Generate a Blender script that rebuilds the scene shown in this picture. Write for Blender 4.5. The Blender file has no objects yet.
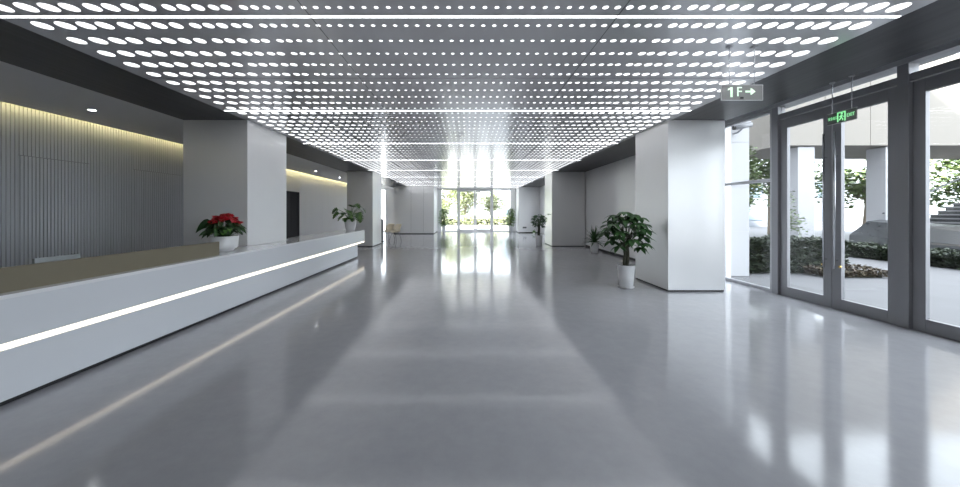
import bpy, bmesh, math, random
from mathutils import Vector, Matrix
R = random.Random(7)
PI = math.pi
scene = bpy.context.scene
COL = scene.collection

# ------------------------------------------------------------------ materials
def nmat(name):
    m = bpy.data.materials.new(name); m.use_nodes = True
    nt = m.node_tree
    return m, nt, nt.nodes['Principled BSDF'], nt.nodes['Material Output']

def pbr(name, col, rough=0.5, metal=0.0, noise=0.0, nscale=6.0, stretch=(1, 1, 1), bump=0.0, spec=0.5, coat=0.0):
    m, nt, b, out = nmat(name)
    b.inputs['Base Color'].default_value = (*col, 1)
    b.inputs['Roughness'].default_value = rough
    b.inputs['Metallic'].default_value = metal
    b.inputs['Specular IOR Level'].default_value = spec
    b.inputs['Coat Weight'].default_value = coat
    b.inputs['Coat Roughness'].default_value = 0.12
    if noise or bump:
        tc = nt.nodes.new('ShaderNodeTexCoord'); mp = nt.nodes.new('ShaderNodeMapping')
        mp.inputs['Scale'].default_value = stretch
        nz = nt.nodes.new('ShaderNodeTexNoise'); nz.inputs['Scale'].default_value = nscale; nz.inputs['Detail'].default_value = 5
        nt.links.new(tc.outputs['Object'], mp.inputs['Vector']); nt.links.new(mp.outputs['Vector'], nz.inputs['Vector'])
        if noise:
            mx = nt.nodes.new('ShaderNodeMix'); mx.data_type = 'RGBA'
            lo = [max(0, c * (1 - noise)) for c in col]; hi = [min(1, c * (1 + noise)) for c in col]
            mx.inputs['A'].default_value = (*lo, 1); mx.inputs['B'].default_value = (*hi, 1)
            nt.links.new(nz.outputs['Fac'], mx.inputs['Factor']); nt.links.new(mx.outputs['Result'], b.inputs['Base Color'])
        if bump:
            bp = nt.nodes.new('ShaderNodeBump'); bp.inputs['Strength'].default_value = bump; bp.inputs['Distance'].default_value = 0.01
            nt.links.new(nz.outputs['Fac'], bp.inputs['Height']); nt.links.new(bp.outputs['Normal'], b.inputs['Normal'])
    return m

def emit(name, col, strength):
    m, nt, b, out = nmat(name)
    b.inputs['Base Color'].default_value = (0.8, 0.8, 0.8, 1)
    b.inputs['Emission Color'].default_value = (*col, 1)
    b.inputs['Emission Strength'].default_value = strength
    return m

def glass_mat(name, tint=(0.965, 0.98, 0.98)):
    m, nt, b, out = nmat(name)
    nt.nodes.remove(b)
    tr = nt.nodes.new('ShaderNodeBsdfTransparent'); tr.inputs['Color'].default_value = (*tint, 1)
    gl = nt.nodes.new('ShaderNodeBsdfGlossy'); gl.inputs['Roughness'].default_value = 0.02
    fr = nt.nodes.new('ShaderNodeLayerWeight'); fr.inputs['Blend'].default_value = 0.5
    pw = nt.nodes.new('ShaderNodeMath'); pw.operation = 'POWER'; pw.inputs[1].default_value = 5.0
    mu = nt.nodes.new('ShaderNodeMath'); mu.operation = 'MULTIPLY_ADD'; mu.inputs[1].default_value = 0.75; mu.inputs[2].default_value = 0.025
    mx = nt.nodes.new('ShaderNodeMixShader')
    nt.links.new(fr.outputs['Facing'], pw.inputs[0]); nt.links.new(pw.outputs[0], mu.inputs[0]); nt.links.new(mu.outputs[0], mx.inputs['Fac'])
    nt.links.new(tr.outputs[0], mx.inputs[1]); nt.links.new(gl.outputs[0], mx.inputs[2])
    nt.links.new(mx.outputs[0], out.inputs['Surface'])
    return m

def acrylic_mat(name, col, alpha):
    m, nt, b, out = nmat(name)
    b.inputs['Base Color'].default_value = (*col, 1); b.inputs['Roughness'].default_value = 0.25
    b.inputs['Alpha'].default_value = alpha
    return m

def leaf_mat(name, c1, c2, rough=0.45):
    m, nt, b, out = nmat(name)
    tc = nt.nodes.new('ShaderNodeTexCoord'); nz = nt.nodes.new('ShaderNodeTexNoise')
    nz.inputs['Scale'].default_value = 9; nz.inputs['Detail'].default_value = 3
    rp = nt.nodes.new('ShaderNodeValToRGB')
    rp.color_ramp.elements[0].position = 0.35; rp.color_ramp.elements[1].position = 0.68
    rp.color_ramp.elements[0].color = (*c1, 1); rp.color_ramp.elements[1].color = (*c2, 1)
    nt.links.new(tc.outputs['Object'], nz.inputs['Vector']); nt.links.new(nz.outputs['Fac'], rp.inputs['Fac'])
    nt.links.new(rp.outputs['Color'], b.inputs['Base Color'])
    b.inputs['Roughness'].default_value = rough
    return m

def floor_material():
    m, nt, b, out = nmat('polished_concrete')
    tc = nt.nodes.new('ShaderNodeTexCoord')
    n1 = nt.nodes.new('ShaderNodeTexNoise'); n1.inputs['Scale'].default_value = 0.55; n1.inputs['Detail'].default_value = 6
    n2 = nt.nodes.new('ShaderNodeTexNoise'); n2.inputs['Scale'].default_value = 7; n2.inputs['Detail'].default_value = 8
    n2.inputs['Roughness'].default_value = 0.7
    ad = nt.nodes.new('ShaderNodeMath'); ad.operation = 'ADD'
    nt.links.new(tc.outputs['Object'], n1.inputs['Vector']); nt.links.new(tc.outputs['Object'], n2.inputs['Vector'])
    nt.links.new(n1.outputs['Fac'], ad.inputs[0]); nt.links.new(n2.outputs['Fac'], ad.inputs[1])
    rp = nt.nodes.new('ShaderNodeValToRGB')
    rp.color_ramp.elements[0].position = 0.3; rp.color_ramp.elements[1].position = 0.72
    rp.color_ramp.elements[0].color = (0.345, 0.346, 0.368, 1); rp.color_ramp.elements[1].color = (0.425, 0.426, 0.448, 1)
    hv = nt.nodes.new('ShaderNodeMath'); hv.operation = 'MULTIPLY'; hv.inputs[1].default_value = 0.5
    nt.links.new(ad.outputs[0], hv.inputs[0]); nt.links.new(hv.outputs[0], rp.inputs['Fac'])
    nt.links.new(rp.outputs['Color'], b.inputs['Base Color'])
    mr = nt.nodes.new('ShaderNodeMapRange')
    mr.inputs['From Min'].default_value = 0.3; mr.inputs['From Max'].default_value = 0.7
    mr.inputs['To Min'].default_value = FLOOR_ROUGH[0]; mr.inputs['To Max'].default_value = FLOOR_ROUGH[1]
    nt.links.new(n2.outputs['Fac'], mr.inputs['Value']); nt.links.new(mr.outputs['Result'], b.inputs['Roughness'])
    b.inputs['Specular IOR Level'].default_value = 0.40
    bp = nt.nodes.new('ShaderNodeBump'); bp.inputs['Strength'].default_value = 0.03; bp.inputs['Distance'].default_value = 0.02
    nt.links.new(n1.outputs['Fac'], bp.inputs['Height']); nt.links.new(bp.outputs['Normal'], b.inputs['Normal'])
    return m

FLOOR_ROUGH = (0.075, 0.13)
M = {}
M['floor'] = floor_material()
M['perf'] = pbr('perforated_ceiling_metal', (0.80, 0.80, 0.815), 0.19, 0.3, noise=0.06, nscale=1.5)
M['hole'] = emit('backlit_diffuser', (0.96, 0.98, 1.0), 0.55)
M['slot'] = emit('slot_light_diffuser', (0.93, 0.96, 1.0), 2.8)
M['seam'] = pbr('ceiling_seam', (0.12, 0.12, 0.125), 0.6)
M['housing'] = pbr('light_housing', (0.5, 0.5, 0.52), 0.4, 0.6)
M['soffit'] = pbr('dark_wood_soffit', (0.045, 0.045, 0.048), 0.38, 0.0, noise=0.75, nscale=3.0, stretch=(6, 0.15, 6), spec=0.4)
M['ceil_left'] = pbr('grey_painted_ceiling', (0.78, 0.78, 0.80), 0.55)
M['column'] = pbr('satin_aluminium_panel', (0.74, 0.74, 0.745), 0.29, 0.3, noise=0.03, nscale=2.0)
M['wallpanel'] = pbr('satin_wall_panel', (0.88, 0.88, 0.885), 0.34, 0.15, noise=0.03, nscale=1.0)
M['plinth'] = pbr('black_plinth', (0.015, 0.015, 0.017), 0.5)
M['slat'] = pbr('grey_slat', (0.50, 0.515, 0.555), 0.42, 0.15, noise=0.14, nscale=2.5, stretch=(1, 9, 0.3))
M['slatback'] = pbr('slat_backing', (0.10, 0.10, 0.11), 0.7)
M['white'] = pbr('white_desk_surface', (0.63, 0.65, 0.685), 0.22, coat=0.3)
M['counter'] = pbr('white_counter_top', (0.74, 0.75, 0.77), 0.14, coat=0.5)
M['tan'] = pbr('tan_laminate', (0.17, 0.15, 0.105), 0.45, noise=0.05, nscale=3)
M['deskled'] = emit('desk_light_strip', (1.0, 0.88, 0.68), 0.55)
M['cove'] = emit('warm_cove_strip', (1.0, 0.86, 0.42), 6.0)
M['downlight'] = emit('downlight_lens', (0.95, 0.98, 1.0), 10.0)
M['frame'] = pbr('grey_door_aluminium', (0.27, 0.27, 0.285), 0.42, 0.3)
M['framelight'] = pbr('light_grey_aluminium', (0.42, 0.42, 0.44), 0.38, 0.4)
M['endframe_glare'] = pbr('end_frame_glare_tint', (0.78, 0.78, 0.79), 0.4, 0.1)  # frame grey lightened in colour to imitate glare from the end glass
M['rearwall'] = pbr('dark_rear_wall', (0.16, 0.16, 0.165), 0.6)
M['darkdoor'] = pbr('dark_door_leaf', (0.03, 0.03, 0.033), 0.65, spec=0.25)
M['nearpillar'] = pbr('white_pillar_cladding', (0.42, 0.42, 0.435), 0.6)
M['stair'] = pbr('pale_stair_stone', (0.17, 0.17, 0.178), 0.6)
M['rail'] = pbr('grey_handrail', (0.10, 0.105, 0.11), 0.4, 0.4)
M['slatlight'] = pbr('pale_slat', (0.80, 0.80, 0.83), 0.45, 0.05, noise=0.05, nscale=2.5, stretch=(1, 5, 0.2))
M['steel'] = pbr('brushed_steel', (0.62, 0.63, 0.65), 0.25, 1.0)
M['brass'] = pbr('brass_lock', (0.75, 0.52, 0.20), 0.25, 1.0)
M['glass'] = glass_mat('clear_glass')
M['whitewall'] = pbr('white_plaster', (0.80, 0.80, 0.80), 0.7)
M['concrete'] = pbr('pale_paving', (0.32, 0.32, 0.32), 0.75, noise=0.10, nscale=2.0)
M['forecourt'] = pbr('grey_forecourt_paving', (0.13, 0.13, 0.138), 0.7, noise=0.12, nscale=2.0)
M['washedgreen'] = leaf_mat('leaf_sun_washed', (0.36, 0.40, 0.22), (0.60, 0.62, 0.44), 0.6)  # leaf green bleached in colour to imitate overexposed sunlight
M['exterior'] = pbr('white_stone_cladding', (0.36, 0.36, 0.375), 0.6, noise=0.03)
M['cream'] = pbr('cream_cladding', (0.23, 0.21, 0.185), 0.7, noise=0.04)
M['stone'] = pbr('dark_granite', (0.035, 0.037, 0.04), 0.25, noise=0.35, nscale=9)
M['potwhite'] = pbr('white_glazed_pot', (0.74, 0.74, 0.75), 0.3, coat=0.3)
M['soil'] = pbr('potting_soil', (0.03, 0.022, 0.016), 0.95, noise=0.4, nscale=40)
M['hedgewood'] = pbr('hedge_branches', (0.02, 0.022, 0.014), 0.9, noise=.5, nscale=20)
M['trunk'] = pbr('bark', (0.055, 0.055, 0.035), 0.8, noise=0.4, nscale=18, stretch=(2, 2, 0.4))
M['treebark'] = pbr('tree_bark', (0.20, 0.16, 0.12), 0.85, noise=0.3, nscale=8)
M['pachira'] = leaf_mat('money_tree_leaf', (0.018, 0.058, 0.016), (0.055, 0.15, 0.04))
M['agave'] = leaf_mat('succulent_leaf', (0.02, 0.06, 0.018), (0.06, 0.14, 0.045))
M['monstera'] = leaf_mat('split_leaf', (0.018, 0.06, 0.012), (0.10, 0.21, 0.04))
M['anthleaf'] = leaf_mat('flower_plant_leaf', (0.008, 0.030, 0.008), (0.03, 0.085, 0.018))
M['anthnew'] = leaf_mat('young_leaf', (0.05, 0.16, 0.02), (0.09, 0.24, 0.03))
M['ficus'] = leaf_mat('ficus_leaf', (0.05, 0.13, 0.02), (0.17, 0.33, 0.05))
M['red'] = pbr('red_flower', (0.50, 0.020, 0.035), 0.4, noise=0.4, nscale=30)
M['spadix'] = pbr('flower_spike', (0.45, 0.12, 0.05), 0.6)
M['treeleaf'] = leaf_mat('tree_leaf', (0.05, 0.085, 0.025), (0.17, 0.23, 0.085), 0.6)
M['hedge'] = leaf_mat('hedge_leaf', (0.014, 0.024, 0.012), (0.045, 0.06, 0.03), 0.6)
M['redleaf'] = leaf_mat('bronze_leaf', (0.05, 0.028, 0.018), (0.10, 0.08, 0.04), 0.6)
M['bluewin'] = pbr('window_glass_facade', (0.14, 0.19, 0.24), 0.12, 0.0)
M['facade'] = pbr('pale_facade', (0.22, 0.24, 0.27), 0.7)
M['cream_shell'] = pbr('cream_plastic', (0.82, 0.74, 0.60), 0.4)
M['chairmetal'] = pbr('chair_leg_metal', (0.14, 0.14, 0.15), 0.35, 0.7)
M['pedestal'] = pbr('grey_pedestal', (0.30, 0.30, 0.32), 0.45)
M['acrylic'] = acrylic_mat('smoked_acrylic', (0.34, 0.335, 0.33), 0.78)
M['acrylicdark'] = acrylic_mat('dark_acrylic', (0.12, 0.125, 0.12), 0.80)
M['acryledge'] = pbr('acrylic_edge', (0.62, 0.62, 0.62), 0.3)
M['signgreen'] = emit('sign_letters_pale_green', (0.50, 0.95, 0.52), 0.20)
M['signgreen2'] = emit('sign_letters_green', (0.16, 0.85, 0.25), 0.24)
M['black'] = pbr('black_plastic', (0.02, 0.02, 0.02), 0.5)
M['camgrey'] = pbr('white_casing_shade_grey', (0.26, 0.265, 0.28), 0.4)  # white camera casing, its shading put into the colour as grey
M['camwhite'] = pbr('white_plastic', (0.75, 0.76, 0.78), 0.4)
M['screen'] = pbr('pale_grey_plastic', (0.36, 0.39, 0.40), 0.4)

# ------------------------------------------------------------------ mesh builder
class MB:
    def __init__(s): s.v = []; s.f = []; s.mi = []
    def add(s, vs, fs, mi=0):
        o = len(s.v); s.v += [tuple(p) for p in vs]
        for f in fs: s.f.append(tuple(i + o for i in f)); s.mi.append(mi)
    def box(s, x0, x1, y0, y1, z0, z1, mi=0):
        s.add([(x0,y0,z0),(x1,y0,z0),(x1,y1,z0),(x0,y1,z0),(x0,y0,z1),(x1,y0,z1),(x1,y1,z1),(x0,y1,z1)],
              [(0,3,2,1),(4,5,6,7),(0,1,5,4),(1,2,6,5),(2,3,7,6),(3,0,4,7)], mi); return s
    def lathe(s, prof, n=32, c=(0,0,0), mi=0, cap0=True, cap1=False):
        vs = []; fs = []
        for r, z in prof:
            for k in range(n):
                a = 2*PI*k/n; vs.append((c[0]+r*math.cos(a), c[1]+r*math.sin(a), c[2]+z))
        for i in range(len(prof)-1):
            for k in range(n):
                k2 = (k+1) % n; fs.append((i*n+k, i*n+k2, (i+1)*n+k2, (i+1)*n+k))
        if cap0: fs.append(tuple(reversed(range(n))))
        if cap1: fs.append(tuple(range((len(prof)-1)*n, len(prof)*n)))
        s.add(vs, fs, mi); return s
    def tube(s, pts, rads, n=8, mi=0):
        pts = [Vector(p) for p in pts]
        if not isinstance(rads, (list, tuple)): rads = [rads]*len(pts)
        vs = []; fs = []
        for i, p in enumerate(pts):
            d = (pts[min(i+1, len(pts)-1)] - pts[max(i-1, 0)]).normalized()
            a = Vector((0,0,1)) if abs(d.z) < 0.9 else Vector((1,0,0))
            u = d.cross(a).normalized(); w = d.cross(u)
            for k in range(n):
                t = 2*PI*k/n; vs.append(p + (u*math.cos(t) + w*math.sin(t))*rads[i])
        for i in range(len(pts)-1):
            for k in range(n):
                k2 = (k+1) % n; fs.append((i*n+k, (i+1)*n+k, (i+1)*n+k2, i*n+k2))
        fs.append(tuple(range(n))); fs.append(tuple(reversed(range((len(pts)-1)*n, len(pts)*n))))
        s.add(vs, fs, mi); return s
    def leaf(s, base, d, L, W, prof, droop=0.3, fold=0.15, mi=0, roll=0.0):
        """a leaf blade: base point, direction, length, width, list of (t, w) and how far it bends down"""
        base = Vector(base); d = Vector(d).normalized()
        side = d.cross(Vector((0,0,1)))
        if side.length < 1e-3: side = Vector((1,0,0))
        side.normalize()
        if roll: side = (Matrix.Rotation(roll, 3, d) @ side)
        vs = []; fs = []
        p = base.copy(); dd = d.copy(); last = 0
        for t, w in prof:
            st = (t-last)*L; last = t
            dd = (dd + Vector((0,0,-droop*(st/L)*1.6))).normalized()
            p = p + dd*st
            nrm = side.cross(dd).normalized()
            hw = W*w*0.5
            vs += [p - side*hw + nrm*fold*hw, p.copy(), p + side*hw + nrm*fold*hw]
        for i in range(len(prof)-1):
            a = i*3; fs += [(a, a+1, a+4, a+3), (a+1, a+2, a+5, a+4)]
        s.add(vs, fs, mi); return p
    def build(s, name, mats, parent=None, smooth=False, bevel=0.0, loc=None):
        me = bpy.data.meshes.new(name)
        v = s.v
        me.from_pydata(v, [], s.f)
        mats = mats if isinstance(mats, (list, tuple)) else [mats]
        for m in mats: me.materials.append(m)
        if len(mats) > 1: me.polygons.foreach_set('material_index', s.mi)
        if smooth: me.polygons.foreach_set('use_smooth', [True]*len(me.polygons))
        me.update()
        o = bpy.data.objects.new(name, me); COL.objects.link(o)
        if parent: o.parent = parent
        if loc: o.location = loc
        if bevel:
            b = o.modifiers.new('bevel', 'BEVEL'); b.width = bevel; b.segments = 2; b.limit_method = 'ANGLE'
        return o

def tag(o, label=None, cat=None, group=None, kind=None):
    if label: o['label'] = label
    if cat: o['category'] = cat
    if group: o['group'] = group
    if kind: o['kind'] = kind
    return o
def empty(name, loc, rz=0.0, **k):
    o = bpy.data.objects.new(name, None); COL.objects.link(o)
    o.location = loc; o.rotation_euler = (0, 0, rz); o.empty_display_size = 0.1
    return tag(o, **k)
def struct(o, label=None, cat=None):
    return tag(o, label, cat, kind='structure')
def bx(name, mat, x0, x1, y0, y1, z0, z1, parent=None, bevel=0.0):
    return MB().box(x0, x1, y0, y1, z0, z1).build(name, mat, parent, bevel=bevel)
def copy_tree(o, parent=None):
    c = o.copy(); COL.objects.link(c); c.parent = parent
    for ch in o.children: copy_tree(ch, c)
    return c

# ------------------------------------------------------------------ dimensions
H = 1.5                                   # camera height
ZC = 3.21                                 # ceiling level
XL, XR = -4.13, 3.81                      # perforated ceiling edges
Y0, Y1 = -4.0, 25.4                       # room ends
XGL = 5.7                                 # glazing plane on the right
XWL = -7.5                                # slatted wall on the left

# ------------------------------------------------------------------ floor, roof, outer shell
struct(bx('floor', M['floor'], -7.9, 5.9, Y0-0.2, Y1+0.2, -0.12, 0.0), 'polished grey concrete lobby floor', 'floor')
struct(bx('roof', M['exterior'], -8.4, 6.4, Y0-0.6, Y1+0.4, 3.95, 18.0), 'unseen mass above the lobby, made tall to shade the forecourt', 'roof')  # unseen; height raised so its shadow keeps sun off the forecourt
struct(bx('wall_rear', M['rearwall'], -7.9, 5.9, Y0-0.2, Y0, 0, 3.95), 'plain grey wall behind the viewer', 'wall')

# ------------------------------------------------------------------ perforated ceiling
cols = [-3.907,-3.694,-3.504,-3.333,-3.14,-2.987,-2.828,-2.676,-2.50,-2.378,-2.253,-2.124,-2.019,-1.873,-1.781,-1.681,-1.576,-1.471]
n_in = 30
cols += [-1.471 + (1.669+1.471)*k/(n_in+1) for k in range(1, n_in+1)]
cols += [1.669,1.758,1.894,1.992,2.112,2.228,2.348,2.503,2.647,2.79,2.932,3.106,3.26,3.434,3.616]
diaL = [.140,.140,.132,.128,.118,.116,.110,.106,.092,.090,.090,.078,.078,.065,.061,.053,.052,.045]
diaR = [.060,.061,.076,.076,.086,.088,.090,.100,.102,.112,.114,.126,.128,.140,.142]
def dia(i):
    if i < len(diaL): return diaL[i]
    j = i - len(diaL) - n_in
    if j >= 0: return diaR[j]
    x = cols[i]
    if x < -1.1: return .043
    if x > 1.35: return .058
    if x > 1.0: return .050
    return .0385
ROW = 0.278; SLOT0 = 2.99; SLOTW = 0.036
def slot_edge(y):                         # is a row boundary a light slot?
    q = (y - SLOT0)/(ROW*10); return abs(q - round(q)) < 0.01 and -0.2 < q < 7.3
sheet = MB(); disc = MB()
xb = [XL] + [(cols[i]+cols[i+1])/2 for i in range(len(cols)-1)] + [XR]
rows = []
k = -16
while True:
    ya = SLOT0 + ROW*k; yb_ = ya + ROW
    if ya > Y1 - 0.05: break
    rows.append((ya, min(yb_, Y1), k)); k += 1
for ya, yb_, k in rows:
    a2 = ya + (SLOTW/2 if slot_edge(ya) else 0); b2 = yb_ - (SLOTW/2 if slot_edge(yb_) else 0)
    if b2 - a2 < 0.2 or k < -3:
        sheet.add([(XL,a2,ZC),(XR,a2,ZC),(XR,b2,ZC),(XL,b2,ZC)], [(0,3,2,1)]); continue
    yc = (ya+yb_)/2
    n = 20 if yc < 6 else (16 if yc < 11 else 12)
    for i, cx in enumerate(cols):
        r = dia(i)/2; x0, x1 = xb[i], xb[i+1]
        angs = [2*PI*q/n + PI/n for q in range(n)]
        ci = []; co = []
        corners = [math.atan2(b2-yc, x1-cx), math.atan2(b2-yc, x0-cx), math.atan2(a2-yc, x0-cx), math.atan2(a2-yc, x1-cx)]
        for c in corners:                 # move the closest spoke onto each corner of the cell
            c = c % (2*PI)
            q = min(range(n), key=lambda q: abs((angs[q]-c+PI) % (2*PI) - PI)); angs[q] = c
        angs.sort()
        for a in angs:
            ca, sa = math.cos(a), math.sin(a)
            tx = ((x1-cx) if ca > 0 else (x0-cx))/ca if abs(ca) > 1e-9 else 1e9
            ty = ((b2-yc) if sa > 0 else (a2-yc))/sa if abs(sa) > 1e-9 else 1e9
            t = min(tx, ty)
            ci.append((cx+r*ca, yc+r*sa, ZC)); co.append((cx+t*ca, yc+t*sa, ZC))
        up = [(p[0], p[1], ZC+0.004) for p in ci]
        fs = []
        for q in range(n):
            q2 = (q+1) % n
            fs.append((q, q2, n+q2, n+q)); fs.append((q2, q, 2*n+q, 2*n+q2))
        sheet.add(ci+co+up, fs)
        disc.add(up, [tuple(reversed(range(n)))])
ceil = sheet.build('ceiling', M['perf'])
struct(ceil, 'grey metal ceiling perforated with graded backlit round holes', 'ceiling')
disc.build('light_diffuser', M['hole'], ceil)['label'] = 'white glowing diffuser seen through the holes'
sm = MB()
for x in (-1.372, 1.318):
    sm.box(x-0.004, x+0.004, Y0, Y1, ZC-0.0015, ZC)
sm.box(XL, XR, 4.355, 4.361, ZC-0.0015, ZC)
sm.build('panel_seam', M['seam'], ceil)
bx('backing_panel', M['whitewall'], XL, XR, Y0, Y1, ZC+0.09, ZC+0.12, ceil)

ordn = ['nearest the camera', 'second from the camera', 'third from the camera', 'fourth from the camera', 'fifth from the camera',
        'sixth from the camera', 'seventh from the camera', 'eighth and last before the end wall']
for k in range(8):
    y = SLOT0 + ROW*10*k
    e = empty('linear_ceiling_light', (0, y, ZC), label='white linear slot light across the ceiling, '+ordn[k], cat='ceiling light', group='linear slot lights across the ceiling')
    bx('diffuser', M['slot'], XL+0.01, XR-0.01, -0.013, 0.013, 0.0005, 0.006, e)
    bx('housing', M['housing'], XL+0.01, XR-0.01, -0.017, 0.017, 0.008, 0.05, e)

# soffits, side ceilings
struct(bx('trim_1', M['soffit'], -5.30, XL, Y0, Y1, ZC, 3.6), 'dark soffit strip left of the perforated ceiling', 'soffit')
s2 = MB().box(XR, 4.88, Y0, Y1, ZC, 3.74); s2.box(4.88, 5.1, 7.6, Y1, ZC, 3.74)
struct(s2.build('trim_2', M['soffit']), 'dark streaked soffit strip right of the perforated ceiling', 'soffit')
struct(bx('ceiling_left', M['ceil_left'], -7.24, -5.30, Y0, Y1, ZC, ZC+0.06), 'grey painted ceiling over the reception area', 'ceiling')
struct(bx('ceiling_right', M['ceil_left'], 4.88, 5.9, Y0, 7.6, 3.74, 3.8), 'raised grey ceiling strip above the glass doors', 'ceiling')
cv = MB().box(-7.5, -7.0, Y0, Y1, ZC+0.36, ZC+0.40); cv.box(-7.02, -7.0, Y0, Y1, ZC+0.06, ZC+0.40)
struct(cv.build('trim_3', M['whitewall']), 'light cove above the slatted wall', 'cove')
e = empty('cove_light', (-7.22, 0, ZC+0.06), label='warm yellow cove light strip along the top of the slatted wall', cat='cove light')
bx('light_strip', M['cove'], -0.02, 0.0, Y0+0.1, Y1-0.1, 0.03, 0.05, e)
bx('strip_channel', M['housing'], -0.02, 0.0, Y0+0.1, Y1-0.1, 0.0, 0.03, e)
for i, (x, y) in enumerate([(-6.32, 5.73), (-6.38, 14.35), (-6.40, 17.1)]):
    e = empty('downlight', (x, y, ZC), cat='downlight', group='recessed downlights in the left ceiling',
              label=['recessed round downlight in the grey ceiling nearest the camera', 'recessed round downlight seen just right of the near left column',
                     'recessed round downlight nearest the far left column'][i])
    MB().lathe([(0.045, -0.004), (0.052, -0.006), (0.060, -0.004), (0.060, 0.0)], 24, cap0=False).build('trim_ring', M['camwhite'], e, smooth=True)
    MB().lathe([(0.045, -0.003), (0.045, -0.001)], 24, cap1=True).build('lens', M['downlight'], e)

# ------------------------------------------------------------------ left slatted wall with flush doors
def slat_mesh(ya, yb, z0, z1, x=XWL):
    m = MB(); n = max(1, round((yb-ya)/0.054)); p = (yb-ya)/n
    prof = []
    for i in range(n):
        y = ya + i*p
        prof += [(x, y), (x, y+p*.28), (x+.011, y+p*.36), (x+.011, y+p)]
    prof.append((x, yb))
    vs = [(a, b, z0) for a, b in prof] + [(a, b, z1) for a, b in prof]
    q = len(prof)
    m.add(vs, [(i, i+q, i+q+1, i+1) for i in range(q-1)])
    return m
wall = MB().box(XWL-0.3, XWL-0.001, Y0, 13.9, 0, 3.95); wall.box(XWL-0.3, XWL-0.001, 15.2, Y1, 0, 3.95); wall.box(XWL-0.3, XWL-0.001, 13.9, 15.2, 2.36, 3.95)
wl = struct(wall.build('wall_left', M['slatback']), 'slatted grey wall behind the reception desk', 'wall')
ZT = ZC+0.36
D1 = (5.68, 6.74); D2 = (7.64, 8.90); DT = 2.44; g = 0.008
panel = MB()
for ya, yb, z0, z1 in [(Y0, D1[0]-g, 0, ZT), (D1[0]-g, D1[1]+g, DT+g, ZT), (D1[1]+g, D2[0]-g, 0, ZT), (D2[0]-g, D2[1]+g, DT+g, ZT), (D2[1]+g, 13.2, 0, ZT)]:
    s = slat_mesh(ya, yb, z0, z1); panel.add(s.v, s.f)
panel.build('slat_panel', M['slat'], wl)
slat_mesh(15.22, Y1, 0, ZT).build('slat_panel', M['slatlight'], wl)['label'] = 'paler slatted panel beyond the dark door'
bx('plain_panel', M['whitewall'], XWL, XWL+0.02, 13.2, 15.2, 2.36, ZT, wl)
bx('side_panel', M['whitewall'], XWL, XWL+0.02, 13.2, 13.9, 0, 2.36, wl)
for n_, (D, lab) in enumerate([(D1, 'flush slatted door in the left wall nearer the camera'), (D2, 'flush slatted door in the left wall beside the near left column')]):
    e = struct(empty('door_%d' % (n_+1), (XWL, D[0], 0)), lab, 'door')
    s = slat_mesh(0, D[1]-D[0], 0.01, DT, 0.004); s.build('door_panel', M['slat'], e)
e = struct(empty('door_3', (XWL, 13.9, 0)), 'dark grey double door recessed in the left wall', 'door')
bx('leaf', M['darkdoor'], -0.10, -0.06, 0.0, 0.70, 0, 2.35, e); bx('leaf', M['darkdoor'], -0.10, -0.06, 0.71, 1.3, 0, 2.35, e)
bx('backing', M['plinth'], -0.2, -0.11, 0, 1.3, 0, 2.36, e)

# ------------------------------------------------------------------ columns
def column(x0, x1, y0, y1, lab):
    e = struct(empty('column', ((x0+x1)/2, (y0+y1)/2, 0)), lab, 'column')
    w, l = (x1-x0)/2, (y1-y0)/2
    MB().box(-w, w, -l, l, 0.03, ZC).build('cladding', M['column'], e, bevel=0.004)
    bx('plinth', M['plinth'], -w+0.012, w-0.012, -l+0.012, l-0.012, 0, 0.03, e)
    return e
column(3.754, 4.82, 6.35, 7.58, 'square silver column beside the glass doors')
column(3.65, 5.07, 14.6, 15.95, 'grey column on the right beyond the spiky plant')
column(-5.30, -4.10, 6.35, 7.72, 'grey column rising behind the reception desk')
column(-5.12, -4.02, 14.5, 15.95, 'grey column past the far end of the reception desk')

# ------------------------------------------------------------------ right wall and end walls
wr = MB().box(5.10, 5.9, 7.6, 16.2, 0, 3.95); wr.box(5.10, 5.9, 22.0, Y1, 0, 3.95); wr.box(5.10, 5.9, 16.2, 22.0, 3.21, 3.95)
w = struct(wr.build('wall_right', M['wallpanel']), 'satin grey wall between the right columns', 'wall')
struct(bx('baseboard_right', M['plinth'], 5.085, 5.10, 7.6, 14.58, 0, 0.07), 'black recessed skirting on the right wall', 'skirting')
e = struct(empty('wall_end_left', (-3.55, 24.05, 0)), 'grey panelled block left of the end doors', 'wall')
xs = [-4.9, -3.74, -2.9, -2.2]
for i in range(3): bx('wall_panel', M['wallpanel'], xs[i]+3.55+.006, xs[i+1]+3.55-.006, -1.35, 1.35, 0.05, ZC, e)
bx('plinth', M['plinth'], -1.33, 1.33, -1.32, 1.34, 0, ZC-0.01, e)
e = struct(empty('wall_end_right', (4.37, 24.65, 0)), 'grey panelled block right of the end doors', 'wall')
bx('wall_panel', M['wallpanel'], -0.73, 0.72, -0.75, 0.74, 0.05, ZC, e); bx('plinth', M['plinth'], -0.72, 0.71, -0.74, 0.73, 0, 0.05, e)
so = empty('wall_socket', (4.05, 23.9, 0.37), label='small dark socket plate low on the grey end block', cat='socket')
bx('plate', M['black'], -0.13, 0.13, -0.012, 0, -0.05, 0.05, so, bevel=.004); bx('socket_hole', M['housing'], -0.06, -0.02, -0.015, -0.012, -0.015, 0.015, so); bx('socket_hole', M['housing'], 0.02, 0.06, -0.015, -0.012, -0.015, 0.015, so)
ew = MB()
ew.box(-6.05, -4.9, Y1, Y1+0.2, 0, 3.95); ew.box(-2.2, -1.95, Y1, Y1+0.2, 0, 3.95); ew.box(3.3, 5.9, Y1, Y1+0.2, 0, 3.95)
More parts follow.
